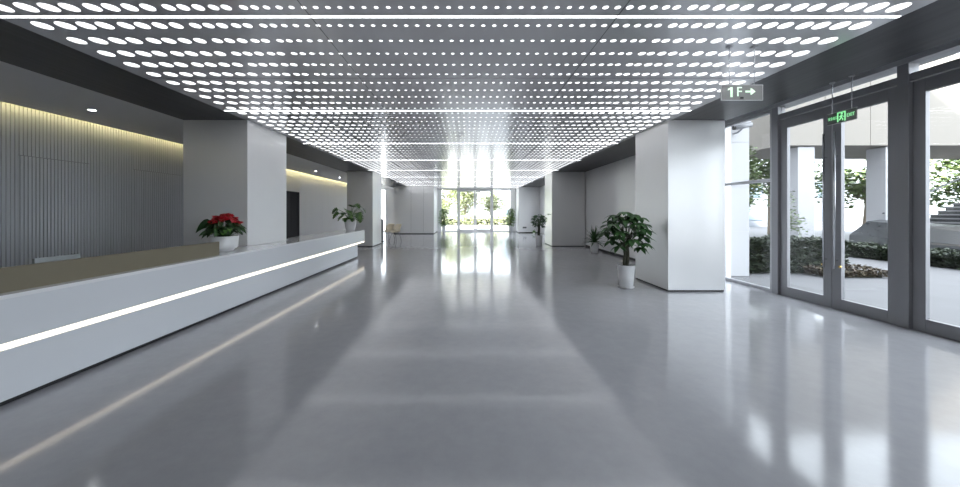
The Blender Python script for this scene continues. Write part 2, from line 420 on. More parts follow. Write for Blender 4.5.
ew.box(-4.9, -2.2, Y1+.001, Y1+0.2, 0, 3.95); ew.box(-7.9, -6.05, Y1, Y1+0.2, 3.17, 3.95); ew.box(-1.95, 3.3, Y1, Y1+0.2, 3.17, 3.95)
struct(ew.build('wall_end', M['wallpanel']), 'end wall around the far glass doors', 'wall')

def glazed(name, axis, a0, a1, c, z0, z1, fw, depth, mat, parent=None, lab=None, mulls=(), trans=(), cat='window'):
    """framed pane in a vertical plane: axis 'y' runs along Y at x=c, 'x' runs along X at y=c"""
    e = empty(name, (c, a0, 0) if axis == 'y' else (a0, c, 0))
    struct(e, lab, cat)
    L = a1-a0
    fr = MB(); pn = MB()
    def b(m, u0, u1, d0, d1, zz0, zz1):
        if axis == 'y': m.box(d0, d1, u0, u1, zz0, zz1)
        else: m.box(u0, u1, d0, d1, zz0, zz1)
    d = depth/2
    b(fr, 0, fw, -d, d, z0, z1); b(fr, L-fw, L, -d, d, z0, z1)
    b(fr, fw, L-fw, -d, d, z0, z0+fw); b(fr, fw, L-fw, -d, d, z1-fw, z1)
    for t in trans: b(fr, fw, L-fw, -d, d, t-fw/2, t+fw/2)
    for q in mulls: b(fr, q-fw/2, q+fw/2, -d, d, z0+fw, z1-fw)
    fr.build('window_frame', mat, e)
    b(pn, fw*.6, L-fw*.6, -0.006, 0.006, z0+fw*.6, z1-fw*.6)
    pn.build('pane', M['glass'], e)
    return e

# end glazing
glazed('window_1', 'x', -1.95, -0.69, Y1+0.1, 0, 3.17, 0.05, 0.08, M['endframe_glare'], lab='fixed glass panel left of the end doors')
glazed('window_2', 'x', 1.92, 3.3, Y1+0.1, 0, 3.17, 0.05, 0.08, M['endframe_glare'], lab='fixed glass panel right of the end doors')
glazed('window_3', 'x', -7.5, -6.05, Y1+0.1, 0, 3.17, 0.05, 0.08, M['framelight'], lab='bright end window seen past the far left column')
glazed('window_added', 'y', 16.21, 21.99, 5.5, 0, 3.20, 0.06, 0.09, M['framelight'], lab='added unseen side glazing between the farther right column and the end block', mulls=(1.45, 2.9, 4.35))  # added window, out of view, brings daylight to the far end
def door_leaf(name, axis, a0, a1, c, ztop, stile, bottom, top, mat, lab, handle_side, inward, pull=True):
    e = struct(empty(name, (c, a0, 0) if axis == 'y' else (a0, c, 0)), lab, 'door')
    L = a1-a0; d = 0.028
    fr = MB(); pn = MB(); gk = MB()
    def b(m, u0, u1, d0, d1, z0, z1):
        if axis == 'y': m.box(d0, d1, u0, u1, z0, z1)
        else: m.box(u0, u1, d0, d1, z0, z1)
    gp = 0.004
    b(fr, gp, stile, -d, d, 0.002, ztop); b(fr, L-stile, L-gp, -d, d, 0.002, ztop)
    b(fr, stile, L-stile, -d, d, 0.002, bottom); b(fr, stile, L-stile, -d, d, top, ztop)
    fr.build('leaf_frame', mat, e, bevel=.003)
    b(pn, stile-.01, L-stile+.01, -.006, .006, bottom-.01, top+.01); pn.build('pane', M['glass'], e)
    if pull:
        u = L-stile*.6 if handle_side > 0 else stile*.6
        off = inward*0.075
        def P(u, dd, z): return (dd, u, z) if axis == 'y' else (u, dd, z)
        h = MB().tube([P(u, off, 0.62), P(u, off, 2.72)], 0.014, 12).build('pull_handle', M['steel'], e, smooth=True)
        hb = MB()
        for z in (0.75, 2.35): hb.tube([P(u, inward*d, z), P(u, off, z)], 0.010, 10)
        hb.build('bracket', M['steel'], h)
        lk = MB().tube([P(u+.02*handle_side*-2.2, inward*d, 0.66), P(u+.02*handle_side*-2.2, inward*(d+.02), 0.66)], 0.018, 14).build('lock', M['brass'], e)
    return e
door_leaf('door_4', 'x', -0.62, 0.615, Y1+0.1, 3.08, 0.10, 0.16, 2.98, M['endframe_glare'], 'left leaf of the far glass double door', 1, -1, False)
door_leaf('door_5', 'x', 0.625, 1.85, Y1+0.1, 3.08, 0.10, 0.16, 2.98, M['endframe_glare'], 'right leaf of the far glass double door', -1, -1, False)
df = MB().box(-0.69, -0.62, Y1+.05, Y1+.15, 0, 3.17); df.box(1.85, 1.92, Y1+.05, Y1+.15, 0, 3.17); df.box(-0.62, 1.85, Y1+.05, Y1+.15, 3.085, 3.17)
struct(df.build('trim_4', M['endframe_glare']), 'grey frame around the far double door', 'door frame')

# right glazing: window, two door pairs, posts, header, transom
glazed('window_4', 'y', 6.29, 7.6, XGL, 0, 3.40, 0.055, 0.09, M['framelight'], lab='tall fixed window between the silver column and the glass doors', trans=(2.09,))
yd = [6.15, 5.285, 4.46]
DOORTOP = 3.15
door_leaf('door_6', 'y', 5.29, 6.15, XGL, DOORTOP, 0.125, 0.165, 2.99, M['frame'], 'grey framed glass door leaf nearest the tall fixed window', -1, -1)
door_leaf('door_7', 'y', 4.46, 5.28, XGL, DOORTOP, 0.125, 0.165, 2.99, M['frame'], 'grey framed glass door leaf under the small green sign', 1, -1)
door_leaf('door_8', 'y', 3.47, 4.33, XGL, DOORTOP, 0.125, 0.165, 2.99, M['frame'], 'grey framed glass door leaf cut by the right picture edge', -1, -1)
door_leaf('door_9', 'y', 2.60, 3.46, XGL, DOORTOP, 0.125, 0.165, 2.99, M['frame'], 'fourth glass door leaf outside the picture', 1, -1)
glazed('window_5', 'y', Y0, 2.46, XGL, 0, 3.40, 0.06, 0.09, M['frame'], lab='long glazed wall behind the viewer', mulls=(1.6, 3.2, 4.8))
post = MB()
for a, b_ in ((6.16, 6.285), (4.335, 4.455), (2.465, 2.595)):
    post.box(XGL-0.07, XGL+0.07, a, b_, 0, 3.40)
struct(post.build('trim_5', M['frame'], bevel=.004), 'grey posts between the glass door pairs', 'post')
hd = MB()
for a, b_ in ((4.455, 6.16), (2.595, 4.335)):
    hd.box(XGL-0.05, XGL+0.05, a, b_, DOORTOP+0.012, DOORTOP+0.11)
struct(hd.build('trim_6', M['frame']), 'grey header bars above the glass doors', 'header')
tg = MB()
for a, b_ in ((4.455, 6.16), (2.595, 4.335)):
    tg.box(XGL-.006, XGL+.006, a, b_, DOORTOP+0.11, 3.40)
struct(tg.build('window_6', M['glass']), 'narrow transom glass above the glass doors', 'window')
struct(bx('wall_glazing_beam', M['framelight'], XGL-0.08, 5.9, Y0, 7.6, 3.40, 3.95), 'grey beam above the right hand glazing', 'beam')

# ------------------------------------------------------------------ reception desk
DX = -3.55; DB = -4.38; DY0 = 0.6; DYE = 11.78
desk = empty('reception_desk', (0, 0, 0), label='long white reception desk with a glowing strip along its front', cat='reception desk')
bx('plinth', M['plinth'], DB+0.1, DX-0.04, DY0+.05, 11.0, 0, 0.05, desk)
lo = MB().box(DX-0.04, DX, DY0, 11.04, 0.045, 0.435); lo.box(DB+0.05, DX-0.04, 11.0, 11.04, 0.045, 0.435); lo.box(DB, DX-0.04, DY0, DY0+.04, 0.045, 0.435)
lo.build('lower_front', M['white'], desk, bevel=.003)
up = MB().box(DX-0.04, DX, DY0, DYE, 0.485, 0.825); up.box(DB+0.02, DX-0.04, DYE-0.04, DYE, 0.435, 0.825); up.box(DB, DX-0.04, DY0, DY0+.04, 0.435, 0.825)
up.box(DB+.02, DX-0.045, 11.0, DYE-.04, 0.435, 0.47)
up.build('upper_front', M['white'], desk, bevel=.003)
ct = MB()
for a, b_, xb_ in ((DY0, 6.30, DB), (6.30, 7.77, -4.07), (7.77, DYE, DB)):
    ct.box(xb_, DX, a, b_, 0.825, 0.857)
ct.build('counter_top', M['counter'], desk)
st = MB().box(DX-0.018, DX-0.008, DY0+.02, DYE-.004, 0.437, 0.483); st.box(DB+.05, DX-.018, DYE-.02, DYE-.008, 0.437, 0.483)
st.build('light_strip', M['deskled'], desk)
bk = MB().box(DB, DB+.03, DY0, 6.30, 0, .825); bk.box(DB, DB+.03, 7.77, 11.04, 0, .825); bk.build('rear_panel', M['white'], desk)
bx('raised_ledge', M['tan'], DX-0.15, DX-0.105, DY0, 5.02, 0.857, 1.055, desk, bevel=.002)

mon = empty('computer_monitor', (-4.12, 3.42, 0.857), label='pale flat computer monitor peeking over the tan ledge of the desk', cat='monitor')
MB().box(-0.012, 0.012, -0.19, 0.19, 0.03, 0.195).build('screen', M['screen'], mon, bevel=.004)
bx('stand', M['screen'], -0.05, -0.012, -0.03, 0.03, 0.0, 0.14, mon); bx('base', M['screen'], -0.11, 0.05, -0.09, 0.09, 0, 0.012, mon)

# ------------------------------------------------------------------ plants
OVAL = [(0, .05), (.12, .55), (.3, .95), (.5, 1.0), (.7, .8), (.87, .42), (1, .02)]
LANCE = [(0, .12), (.2, .8), (.45, 1.0), (.7, .72), (.88, .32), (1, .02)]
HEART = [(0, .5), (.1, .92), (.28, 1.0), (.5, .84), (.72, .54), (.9, .2), (1, .02)]
BLADE = [(0, .8), (.25, 1.0), (.5, .85), (.75, .5), (.92, .2), (1, .02)]
SPLIT = [(0, .45), (.06, .95), (.14, 1.0), (.18, .55), (.27, 1.0), (.33, .98), (.37, .45), (.47, .95), (.53, .9), (.57, .38), (.66, .8), (.72, .7), (.76, .28), (.86, .45), (.94, .2), (1, .02)]
def pot_parts(e, r0, r1, h, soil_drop=0.03, saucer=True, z0=0.0, flare=0.0):
    t = 0.014
    z = z0 + (0.02 if saucer else 0)
    MB().lathe([(r0*.9, z), (r0, z+.008), (r0+(r1-r0)*.5+flare, z+h*.5), (r1-.004, z+h*.93), (r1, z+h-.02), (r1+.004, z+h-.005), (r1, z+h), (r1-t, z+h), (r1-t-.004, z+h-soil_drop)], 36).build('pot', M['potwhite'], e, smooth=True)
    MB().lathe([(r1-t-.002, z+h-soil_drop-.01), (r1-t-.003, z+h-soil_drop)], 28, cap1=True).build('soil', M['soil'], e)
    if saucer:
        MB().lathe([(r0*1.02, z0), (r0*1.14, z0+.012), (r0*1.16, z0+.03), (r0*1.12, z0+.03), (r0*1.06, z0+.018)], 32, cap1=True).build('saucer', M['potwhite'], e, smooth=True)
    return z+h-soil_drop

def palmate(m, p, d, L, n, rr):
    d = Vector(d).normalized()
    side = d.cross(Vector((0,0,1))); side = side.normalized() if side.length > 1e-3 else Vector((1,0,0))
    for q in range(n):
        a = (q/(n-1)-.5)*rr.uniform(3.6, 4.4)
        f = (d*math.cos(a) + side*math.sin(a)); f.z += rr.uniform(-.25, .12)
        m.leaf(p, f, L*(1-.12*abs(a))*rr.uniform(.85, 1.1), L*.40, LANCE, droop=rr.uniform(.35, .8), fold=.18)

def money_tree(name, loc, r0, r1, ph, trunk_h, spread, top, seed, lab, n_br=26, group=None, stray=None):
    rr = random.Random(seed)
    e = empty(name, loc, label=lab, cat='potted plant', group=group)
    zs = pot_parts(e, r0, r1, ph)
    tr = MB()
    for q in range(3):
        a = q*2.1+.4; o = Vector((math.cos(a), math.sin(a), 0))*r1*.20
        pts = [(o.x*math.cos(.5*t)-o.y*math.sin(.5*t), o.x*math.sin(.5*t)+o.y*math.cos(.5*t), zs-.02+(trunk_h-zs+.12)*t/5) for t in range(6)]
        tr.tube(pts, [r1*.20, r1*.19, r1*.18, r1*.17, r1*.15, r1*.10], 10)
    tr.build('trunk', M['trunk'], e, smooth=True)
    st = MB(); fo = MB()
    for q in range(n_br):
        a = 2*PI*q*.618 + rr.uniform(-.3, .3)
        u = (q+.5)/n_br
        rad = spread*(.50+.25*math.sin(u*PI))*rr.uniform(.75, 1.05)*(1.0 if u < .7 else .72)
        z1 = trunk_h - .03 + (top-trunk_h+.03)*(u**.75)*rr.uniform(.94, 1.0)
        p0 = Vector((rr.uniform(-.04, .04), rr.uniform(-.04, .04), trunk_h+rr.uniform(-.04, .12)))
        p1 = Vector((math.cos(a)*rad, math.sin(a)*rad, z1))
        mid = (p0+p1)/2 + Vector((0, 0, .07))
        st.tube([p0, mid, p1], [.007, .005, .004], 5)
        palmate(fo, p1, (math.cos(a), math.sin(a), .1), spread*rr.uniform(.44, .56), rr.choice((5, 6, 7)), rr)
    if stray:
        p0 = Vector((0, 0, trunk_h+.1)); p1 = Vector(stray)
        st.tube([p0, (p0+p1)/2+Vector((0,0,.1)), p1], [.007, .005, .004], 5)
        palmate(fo, p1, (p1.x, p1.y, .05), spread*.4, 5, rr)
    stm = st.build('branch', M['trunk'], e); fo.build('foliage', M['pachira'], e)
    return e
money_tree('potted_money_tree', (3.14, 6.71, 0), .128, .163, .43, .80, .52, 1.50, 3, 'large leafy potted tree in a white pot by the silver column', n_br=36)
money_tree('potted_money_tree', (3.17, 15.0, 0), .125, .155, .43, .86, .37, 1.38, 11, 'slender leafy tree in a white pot by the farther right column', n_br=32, stray=(.33, -.4, 1.40))

def spiky(loc):
    rr = random.Random(5)
    e = empty('potted_agave', loc, label='spiky bladed plant in a white pot against the right wall', cat='potted plant')
    zs = pot_parts(e, .115, .172, .40, saucer=False)
    m = MB()
    for q in range(46):
        a = q*2.39996; u = q/45
        el = math.radians(82 - 64*u + rr.uniform(-6, 6))
        d = (math.cos(a)*math.cos(el), math.sin(a)*math.cos(el), math.sin(el))
        m.leaf((math.cos(a)*.03, math.sin(a)*.03, zs-.01+.10*(1-u)), d, rr.uniform(.36, .47)*(1.2 if u < .3 else 1)*(1 if u > .12 else 1.05), .07, BLADE, droop=.25+.35*u, fold=.35)
    m.build('foliage', M['agave'], e)
    MB().tube([(0, 0, zs-.02), (0, 0, zs+.14)], [.045, .03], 10).build('stem', M['agave'], e)
spiky((4.57, 12.2, 0))

def bushy(loc, w, top, seed, lab):
    rr = random.Random(seed)
    e = empty('potted_ficus', loc, label=lab, cat='potted plant', group='leafy pot plants flanking the end doors')
    zs = pot_parts(e, .11, .15, .48, saucer=False)
    st = MB(); m = MB()
    for q in range(7):
        a = q*.9; st.tube([(0, 0, zs-.02), (math.cos(a)*w*.12, math.sin(a)*w*.12, (zs+top)/2), (math.cos(a)*w*.25, math.sin(a)*w*.25, top-.12)], [.014, .011, .006], 6)
    st.build('stem', M['trunk'], e)
    for q in range(620):
        z = rr.uniform(0, 1); a = rr.uniform(0, 2*PI); r = w*.5*math.sqrt(rr.uniform(.05, 1))*(.55+.45*math.sin(PI*min(1, z*.85+.15)))
        p = (math.cos(a)*r*.85, math.sin(a)*r*.85, zs+.02+z*(top-zs-.1))
        m.leaf(p, (math.cos(a), math.sin(a), rr.uniform(-.3, .9)), rr.uniform(.12, .19), .085, OVAL, droop=.5, fold=.15)
    m.build('foliage', M['ficus'], e)
bushy((-1.68, 24.7, 0), .74, 1.77, 21, 'bushy plant in a white pot left of the end doors')
bushy((3.15, 24.55, 0), .66, 1.77, 22, 'bushy plant in a white pot right of the end doors')

# small pot plant far behind on the right
e = empty('potted_shrub', (4.45, 22.6, 0), label='tiny yellow green pot plant on the floor before the grey end block', cat='potted plant')
zs = pot_parts(e, .06, .08, .12, saucer=False); m = MB(); rr = random.Random(9)
for q in range(60):
    a = rr.uniform(0, 6.28); el = rr.uniform(.3, 1.4)
    m.leaf((0, 0, zs), (math.cos(a)*math.cos(el), math.sin(a)*math.cos(el), math.sin(el)), rr.uniform(.15, .26), .05, OVAL, droop=.5)
m.build('foliage', M['ficus'], e)

# red flowering plant on the desk
def flower_pot(loc):
    rr = random.Random(14)
    e = empty('potted_anthurium', loc, label='red flowering plant in a wide white pot on the reception desk', cat='potted plant')
    h = .245; r = .20
    MB().lathe([(.120, 0), (.130, .006), (.140, .03), (.172, .045), (.192, .065), (.198, .12), (.201, .18), (.205, h-.005), (.202, h), (.190, h), (.187, h-.03)], 40).build('pot', M['potwhite'], e, smooth=True)
    MB().lathe([(.187, h-.035), (.187, h-.03)], 30, cap1=True).build('soil', M['soil'], e)
    z = h-.03
    lf = MB(); st = MB(); nw = MB()
    for q in range(95):
        a = q*2.39996 + rr.uniform(-.2, .2); u = rr.uniform(.1, 1)
        rad = .03+.20*u; zz = z+.04+.25*(1-u*u*.75)*rr.uniform(.45, 1.0)
        p0 = (math.cos(a)*.05, math.sin(a)*.05, z); p1 = (math.cos(a)*rad, math.sin(a)*rad, zz)
        st.tube([p0, p1], [.005, .003], 5)
        lf.leaf(p1, (math.cos(a), math.sin(a), rr.uniform(-.1, .5)), rr.uniform(.12, .18), rr.uniform(.07, .10), HEART, droop=.8, fold=.12, roll=rr.uniform(-.9,.9))
    # the long leaves that reach out
    for d, L, W, s0 in (((-1, -.35, .05), .27, .15, (-.17, -.08, z+.25)), ((1, .1, .0), .16, .05, (.22, .05, z+.15)), ((-.8, -.6, -.1), .16, .08, (-.16, -.10, z+.10))):
        st.tube([(0, 0, z), (s0[0]*.6, s0[1]*.6, s0[2]*.8+.05), s0], [.006, .005, .004], 6)
        lf.leaf(s0, d, L, W, HEART, droop=1.0, fold=.1, roll=1.1)
    for dx, dy, dz in ((.13, -.16, .13), (.17, -.12, .15), (.10, -.18, .10)):
        st.tube([(.04, -.04, z), (dx, dy, z+dz)], [.005, .003], 5)
        nw.leaf((dx, dy, z+dz), (.5, -.6, .2), .13, .08, HEART, droop=.7)
    st.build('stem', M['anthleaf'], e); lf.build('foliage', M['anthleaf'], e)
    nw.build('young_leaves', M['anthnew'], e)['label'] = 'bright light green young leaves'
    for q in range(17):
        a = q*2.39996; u = math.sqrt((q+.5)/17)
        px, py = math.cos(a)*.21*u, math.sin(a)*.17*u
        zz = z + .365 - .12*u*u + rr.uniform(-.025, .02)
        f = MB()
        f.tube([(px*.3, py*.3, z), (px, py, zz)], [.004, .003], 5, mi=0)
        b0 = rr.uniform(0, 6.28)
        for w_ in range(7):
            aa = b0 + w_*2.2
            f.leaf((px, py, zz), (math.cos(aa), math.sin(aa), rr.uniform(-.5, 1.5)), rr.uniform(.06, .095), .075, HEART, droop=.5, mi=1, roll=rr.uniform(-.9,.9))
        f.tube([(px, py, zz), (px+.01, py-.01, zz+.045)], [.006, .003], 6, mi=2)
        f.build('flower', [M['anthleaf'], M['red'], M['spadix']], e)
flower_pot((-3.965, 5.55, .857))

def split_leaf(loc):
    rr = random.Random(31)
    e = empty('potted_monstera', loc, label='split leaved green plant in a white pot at the far desk end', cat='potted plant')
    h = .385
    MB().lathe([(.125, 0), (.135, .006), (.155, .06), (.178, .16), (.190, .26), (.192, .32), (.188, h-.004), (.182, h), (.172, h), (.168, h-.03)], 36).build('pot', M['potwhite'], e, smooth=True)
    MB().lathe([(.168, h-.035), (.168, h-.03)], 28, cap1=True).build('soil', M['soil'], e)
    z = h-.03
    lf = MB(); st = MB()
    # leaf base offsets (x, y, z above pot base), heading, size
    spec = [((-.43, .0, .72), (-.6, -.35, -.1), .22, .22), ((-.36, -.08, .60), (-.75, -.5, -.25), .25, .25), ((-.18, -.1, .50), (-.6, -.5, -.1), .24, .24), ((-.10, -.12, .44), (.1, -.7, -.1), .20, .20),
            ((-.12, .05, .70), (.35, -.5, .05), .30, .30), ((.0, -.1, .60), (.3, -.5, .0), .26, .26), ((.02, .1, .80), (.2, -.3, .35), .20, .22),
            ((.12, .08, .88), (.55, -.3, .05), .24, .22), ((.30, .05, .82), (.75, -.2, -.2), .28, .20), ((.24, -.05, .60), (.55, -.6, -.1), .28, .28), ((.30, -.1, .50), (.5, -.5, -.5), .24, .24), ((.08, -.13, .45), (.3, -.7, -.1), .2, .2), ((.20, .12, .70), (.6, .2, .1), .24, .24), ((-.2, .1, .6), (-.5, .5, .2), .24, .24)]
    for p, d, L, W in spec:
        p = Vector(p)
        st.tube([(p.x*.1, p.y*.1, z), (p.x*.45, p.y*.45, z+(p.z-z)*.6+.03), p], [.010, .008, .006], 6)
        lf.leaf(p, d, L*1.18, W*1.25, SPLIT, droop=.9, fold=.1, roll=rr.uniform(-.5, .5))
    st.build('stem', M['monstera'], e); lf.build('foliage', M['monstera'], e)
split_leaf((-3.93, 11.46, .857))

# ------------------------------------------------------------------ chairs and pedestal beyond the far left column
def chair(loc, rz, lab):
    e = empty('shell_chair', loc, rz, label=lab, cat='chair', group='cream shell chairs')
    m = MB(); nu, nv = 9, 12; vs = []
    for j in range(nv+1):
        t = j/nv
        for i in range(nu+1):
            s = i/nu*2-1
            if t < .5:
                y = -.22 + t*2*.40; z = .45 - .03*math.sin(t*2*PI) + (.06+.16*t*1.0)*s*s; x = s*(.23+.06*t)
            else:
                q = (t-.5)*2; y = .18 + .10*q + .04*(1-s*s)*q; z = .46 + .40*q + .16*s*s*(1-q); x = s*(.26 - .06*q*q)
                y -= .16*s*s*(1-.6*q)
            vs.append((x, y, z))
    fs = [(j*(nu+1)+i, j*(nu+1)+i+1, (j+1)*(nu+1)+i+1, (j+1)*(nu+1)+i) for j in range(nv) for i in range(nu)]
    m.add(vs, fs); sh = m.build('seat_shell', M['cream_shell'], e, smooth=True)
    so = sh.modifiers.new('thick', 'SOLIDIFY'); so.thickness = .012; so.offset = -1
    for sx in (-1, 1):
        for sy in (-1, 1):
            MB().tube([(sx*.13, sy*.11, .425), (sx*.22, sy*.23, .0)], [.012, .010], 8).build('leg', M['chairmetal'], e, smooth=True)
    MB().tube([(-.15, -.13, .36), (.15, .13, .36)], .007, 6).tube([(.15, -.13, .36), (-.15, .13, .36)], .007, 6).tube([(-.14,-.12,.42),(.14,-.12,.42)], .009, 6).tube([(-.14,.12,.42),(.14,.12,.42)], .009, 6).build('brace', M['chairmetal'], e)
    return e
chair((-4.08, 17.75, 0), math.radians(-28), 'cream shell chair just past the far left column, the rear of two')
chair((-3.62, 17.2, 0), math.radians(-40), 'cream shell chair just past the far left column, the front of two')
e = empty('grey_pedestal', (-4.38, 17.1, 0), label='slim grey pedestal standing beside the cream chairs', cat='pedestal')
MB().box(-.16, .16, -.12, .12, .03, 1.12).build('body', M['pedestal'], e, bevel=.01); bx('base', M['plinth'], -.18, .18, -.14, .14, 0, .03, e)

# ------------------------------------------------------------------ hanging signs
def text_mesh(body, size, mat, name, parent, loc, rot, ext=0.0012, align='CENTER', sx=1.0):
    cu = bpy.data.curves.new('txt', 'FONT'); cu.body = body; cu.size = size; cu.extrude = ext
    cu.align_x = align; cu.align_y = 'CENTER'; cu.offset = 0.0
    t = bpy.data.objects.new('txt', cu); COL.objects.link(t)
    dg = bpy.context.evaluated_depsgraph_get(); dg.update()
    me = bpy.data.meshes.new_from_object(t.evaluated_get(dg))
    bpy.data.objects.remove(t); bpy.data.curves.remove(cu)
    me.materials.clear(); me.materials.append(mat); me.name = name
    o = bpy.data.objects.new(name, me); COL.objects.link(o); o.parent = parent; o.location = loc; o.rotation_euler = rot; o.scale = (sx, 1, 1)
    return o
def extr(polys, mat, name, parent, loc, rot, th=0.0024):
    m = MB()
    for p in polys:
        n = len(p)
        m.add([(x, y, 0) for x, y in p] + [(x, y, th) for x, y in p], [tuple(reversed(range(n))), tuple(range(n, 2*n))] + [(i, (i+1) % n, n+(i+1) % n, n+i) for i in range(n)])
    o = m.build(name, mat, parent); o.location = loc; o.rotation_euler = rot; return o

sg = empty('floor_sign', (2.845, 3.52, 2.73), label='hanging acrylic sign reading 1F with an arrow under the perforated ceiling', cat='hanging sign')
bx('plate', M['acrylic'], -.213, .213, -.004, .004, -.078, .078, sg)
ed = MB().box(-.216, .216, -.006, .006, .076, .081); ed.box(-.216, .216, -.006, .006, -.081, -.077); ed.box(.211, .216, -.006, .006, -.077, .076); ed.box(-.216, -.212, -.006, .006, -.077, .076)
ed.build('plate_edge', M['acryledge'], sg)
RX = (PI/2, 0, 0)
extr([[(-.018,-.052),(.006,-.052),(.006,.052),(-.012,.052),(-.042,.034),(-.042,.016),(-.018,.028)]], M['signgreen'], 'lettering', sg, (-.106, -.005, .004), RX)
text_mesh('F', .140, M['signgreen'], 'lettering', sg, (-.030, -.005, .004), RX, sx=.95)
extr([[(.032, -.008), (.085, -.008), (.085, -.030), (.098, -.030), (.137, 0.002), (.098, .034), (.085, .034), (.085, .012), (.032, .012)]], M['signgreen'], 'arrow', sg, (0, -.005, .008), RX)
bx('clip', M['black'], -.020, .012, -.009, -.004, -.066, -.046, sg)
for x in (-.130, .129):
    MB().tube([(x, 0, .08), (x, 0, ZC-2.73)], .0055, 8).build('rod', M['steel'], sg)
    MB().lathe([(.030, ZC-2.73-.014), (.030, ZC-2.73)], 20, c=(x, 0, 0), cap1=True).build('rod_cap', M['housing'], sg)

s2 = empty('exit_sign', (4.845, 4.395, 2.725), math.radians(-90), label='small hanging green running man sign in front of the glass doors', cat='hanging sign')
# local x runs towards -Y of the room, face looks to local -Y (the lobby side)
bx('plate', M['acrylicdark'], -.172, .172, -.004, .004, -.072, .072, s2)
ed = MB().box(-.175, .175, -.006, .006, .070, .075); ed.box(-.175, .175, -.006, .006, -.075, -.071)
ed.build('plate_edge', M['acryledge'], s2)
text_mesh('\u5b89\u5168\u51fa\u53e3', .046, M['signgreen2'], 'lettering', s2, (-.106, -.005, .0), RX, sx=.60)
text_mesh('EXIT', .064, M['signgreen2'], 'lettering', s2, (.106, -.005, .0), RX, sx=.70)
def ring(x0, x1, y0, y1, t): return [[(x0,y0),(x0+t,y0),(x0+t,y1),(x0,y1)], [(x1-t,y0),(x1,y0),(x1,y1),(x1-t,y1)], [(x0+t,y1-t),(x1-t,y1-t),(x1-t,y1),(x0+t,y1)]]
man = ring(-.040, .040, -.048, .052, .012)
man += [[(.004+.010*math.cos(2*PI*q/10), .030+.010*math.sin(2*PI*q/10)) for q in range(10)],
        [(-.006, .018), (.010, .016), (.006, -.012), (-.010, -.010)], [(-.010, -.008), (.000, -.014), (-.016, -.034), (-.026, -.030)],
        [(-.002, -.010), (.008, -.010), (.020, -.026), (.014, -.040), (.006, -.038), (.009, -.026)], [(.006, .016), (.012, .010), (.026, -.002), (.020, -.006)], [(-.006, .017), (-.022, .006), (-.018, .000), (-.004, .008)]]
man = [[(x*1.25, y*1.25) for x, y in p] for p in man]
extr(man, M['signgreen2'], 'pictogram', s2, (0, -.005, 0), RX)
for x in (-.115, .115):
    MB().tube([(x, 0, .075), (x, 0, ZC-2.725)], .005, 8).build('rod', M['steel'], s2)
    MB().lathe([(.028, ZC-2.725-.012), (.028, ZC-2.725)], 20, c=(x, 0, 0), cap1=True).build('rod_cap', M['housing'], s2)

# ------------------------------------------------------------------ exterior
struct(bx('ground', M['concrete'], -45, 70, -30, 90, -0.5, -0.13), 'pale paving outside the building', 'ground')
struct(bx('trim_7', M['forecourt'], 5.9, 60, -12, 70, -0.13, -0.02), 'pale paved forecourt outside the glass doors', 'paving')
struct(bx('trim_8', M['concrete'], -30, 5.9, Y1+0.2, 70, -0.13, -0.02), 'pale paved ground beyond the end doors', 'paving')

pr = empty('exterior_pillar', (6.30, 8.35, -0.02), label='white clad pillar just outside the tall fixed window', cat='pillar')
for i in range(4): bx('cladding_panel', M['nearpillar'], -.40, .34, -.35, .35, i*1.05+.004, (i+1)*1.05-.004, pr)
bx('core', M['framelight'], -.38, .32, -.33, .33, 0, 4.2, pr)
for x, lab in ((15.1, 'white clad pillar seen through the glass door beside the tall window'), (19.0, 'white clad pillar seen through the glass door under the green sign')):
    pr = empty('exterior_pillar', (x, 15.5, -.02), label=lab, cat='pillar')
    for i in range(4): bx('cladding_panel', M['exterior'], -.37, .37, -.37, .37, i*1.1+.004, (i+1)*1.1-.004, pr)
    bx('core', M['framelight'], -.35, .35, -.35, .35, 0, 4.4, pr)

cam = empty('security_camera', (6.30, 7.99, 3.36), label='white bullet security camera mounted on the outside white pillar', cat='security camera')
MB().tube([(-.16, -.20, .06), (.18, -.24, .12)], .055, 14).build('body', M['camgrey'], cam, smooth=True)
MB().tube([(-.20, -.195, .053), (-.16, -.20, .06)], .045, 14).build('lens', M['black'], cam)
MB().tube([(.0, -.21, .04), (-.02, -.10, -.03), (-.02, 0.0, -.03)], .022, 8).build('bracket', M['camgrey'], cam)
MB().tube([(.16, -.236, .155), (-.20, -.195, .10)], .050, 14).build('sunshield', M['camgrey'], cam)

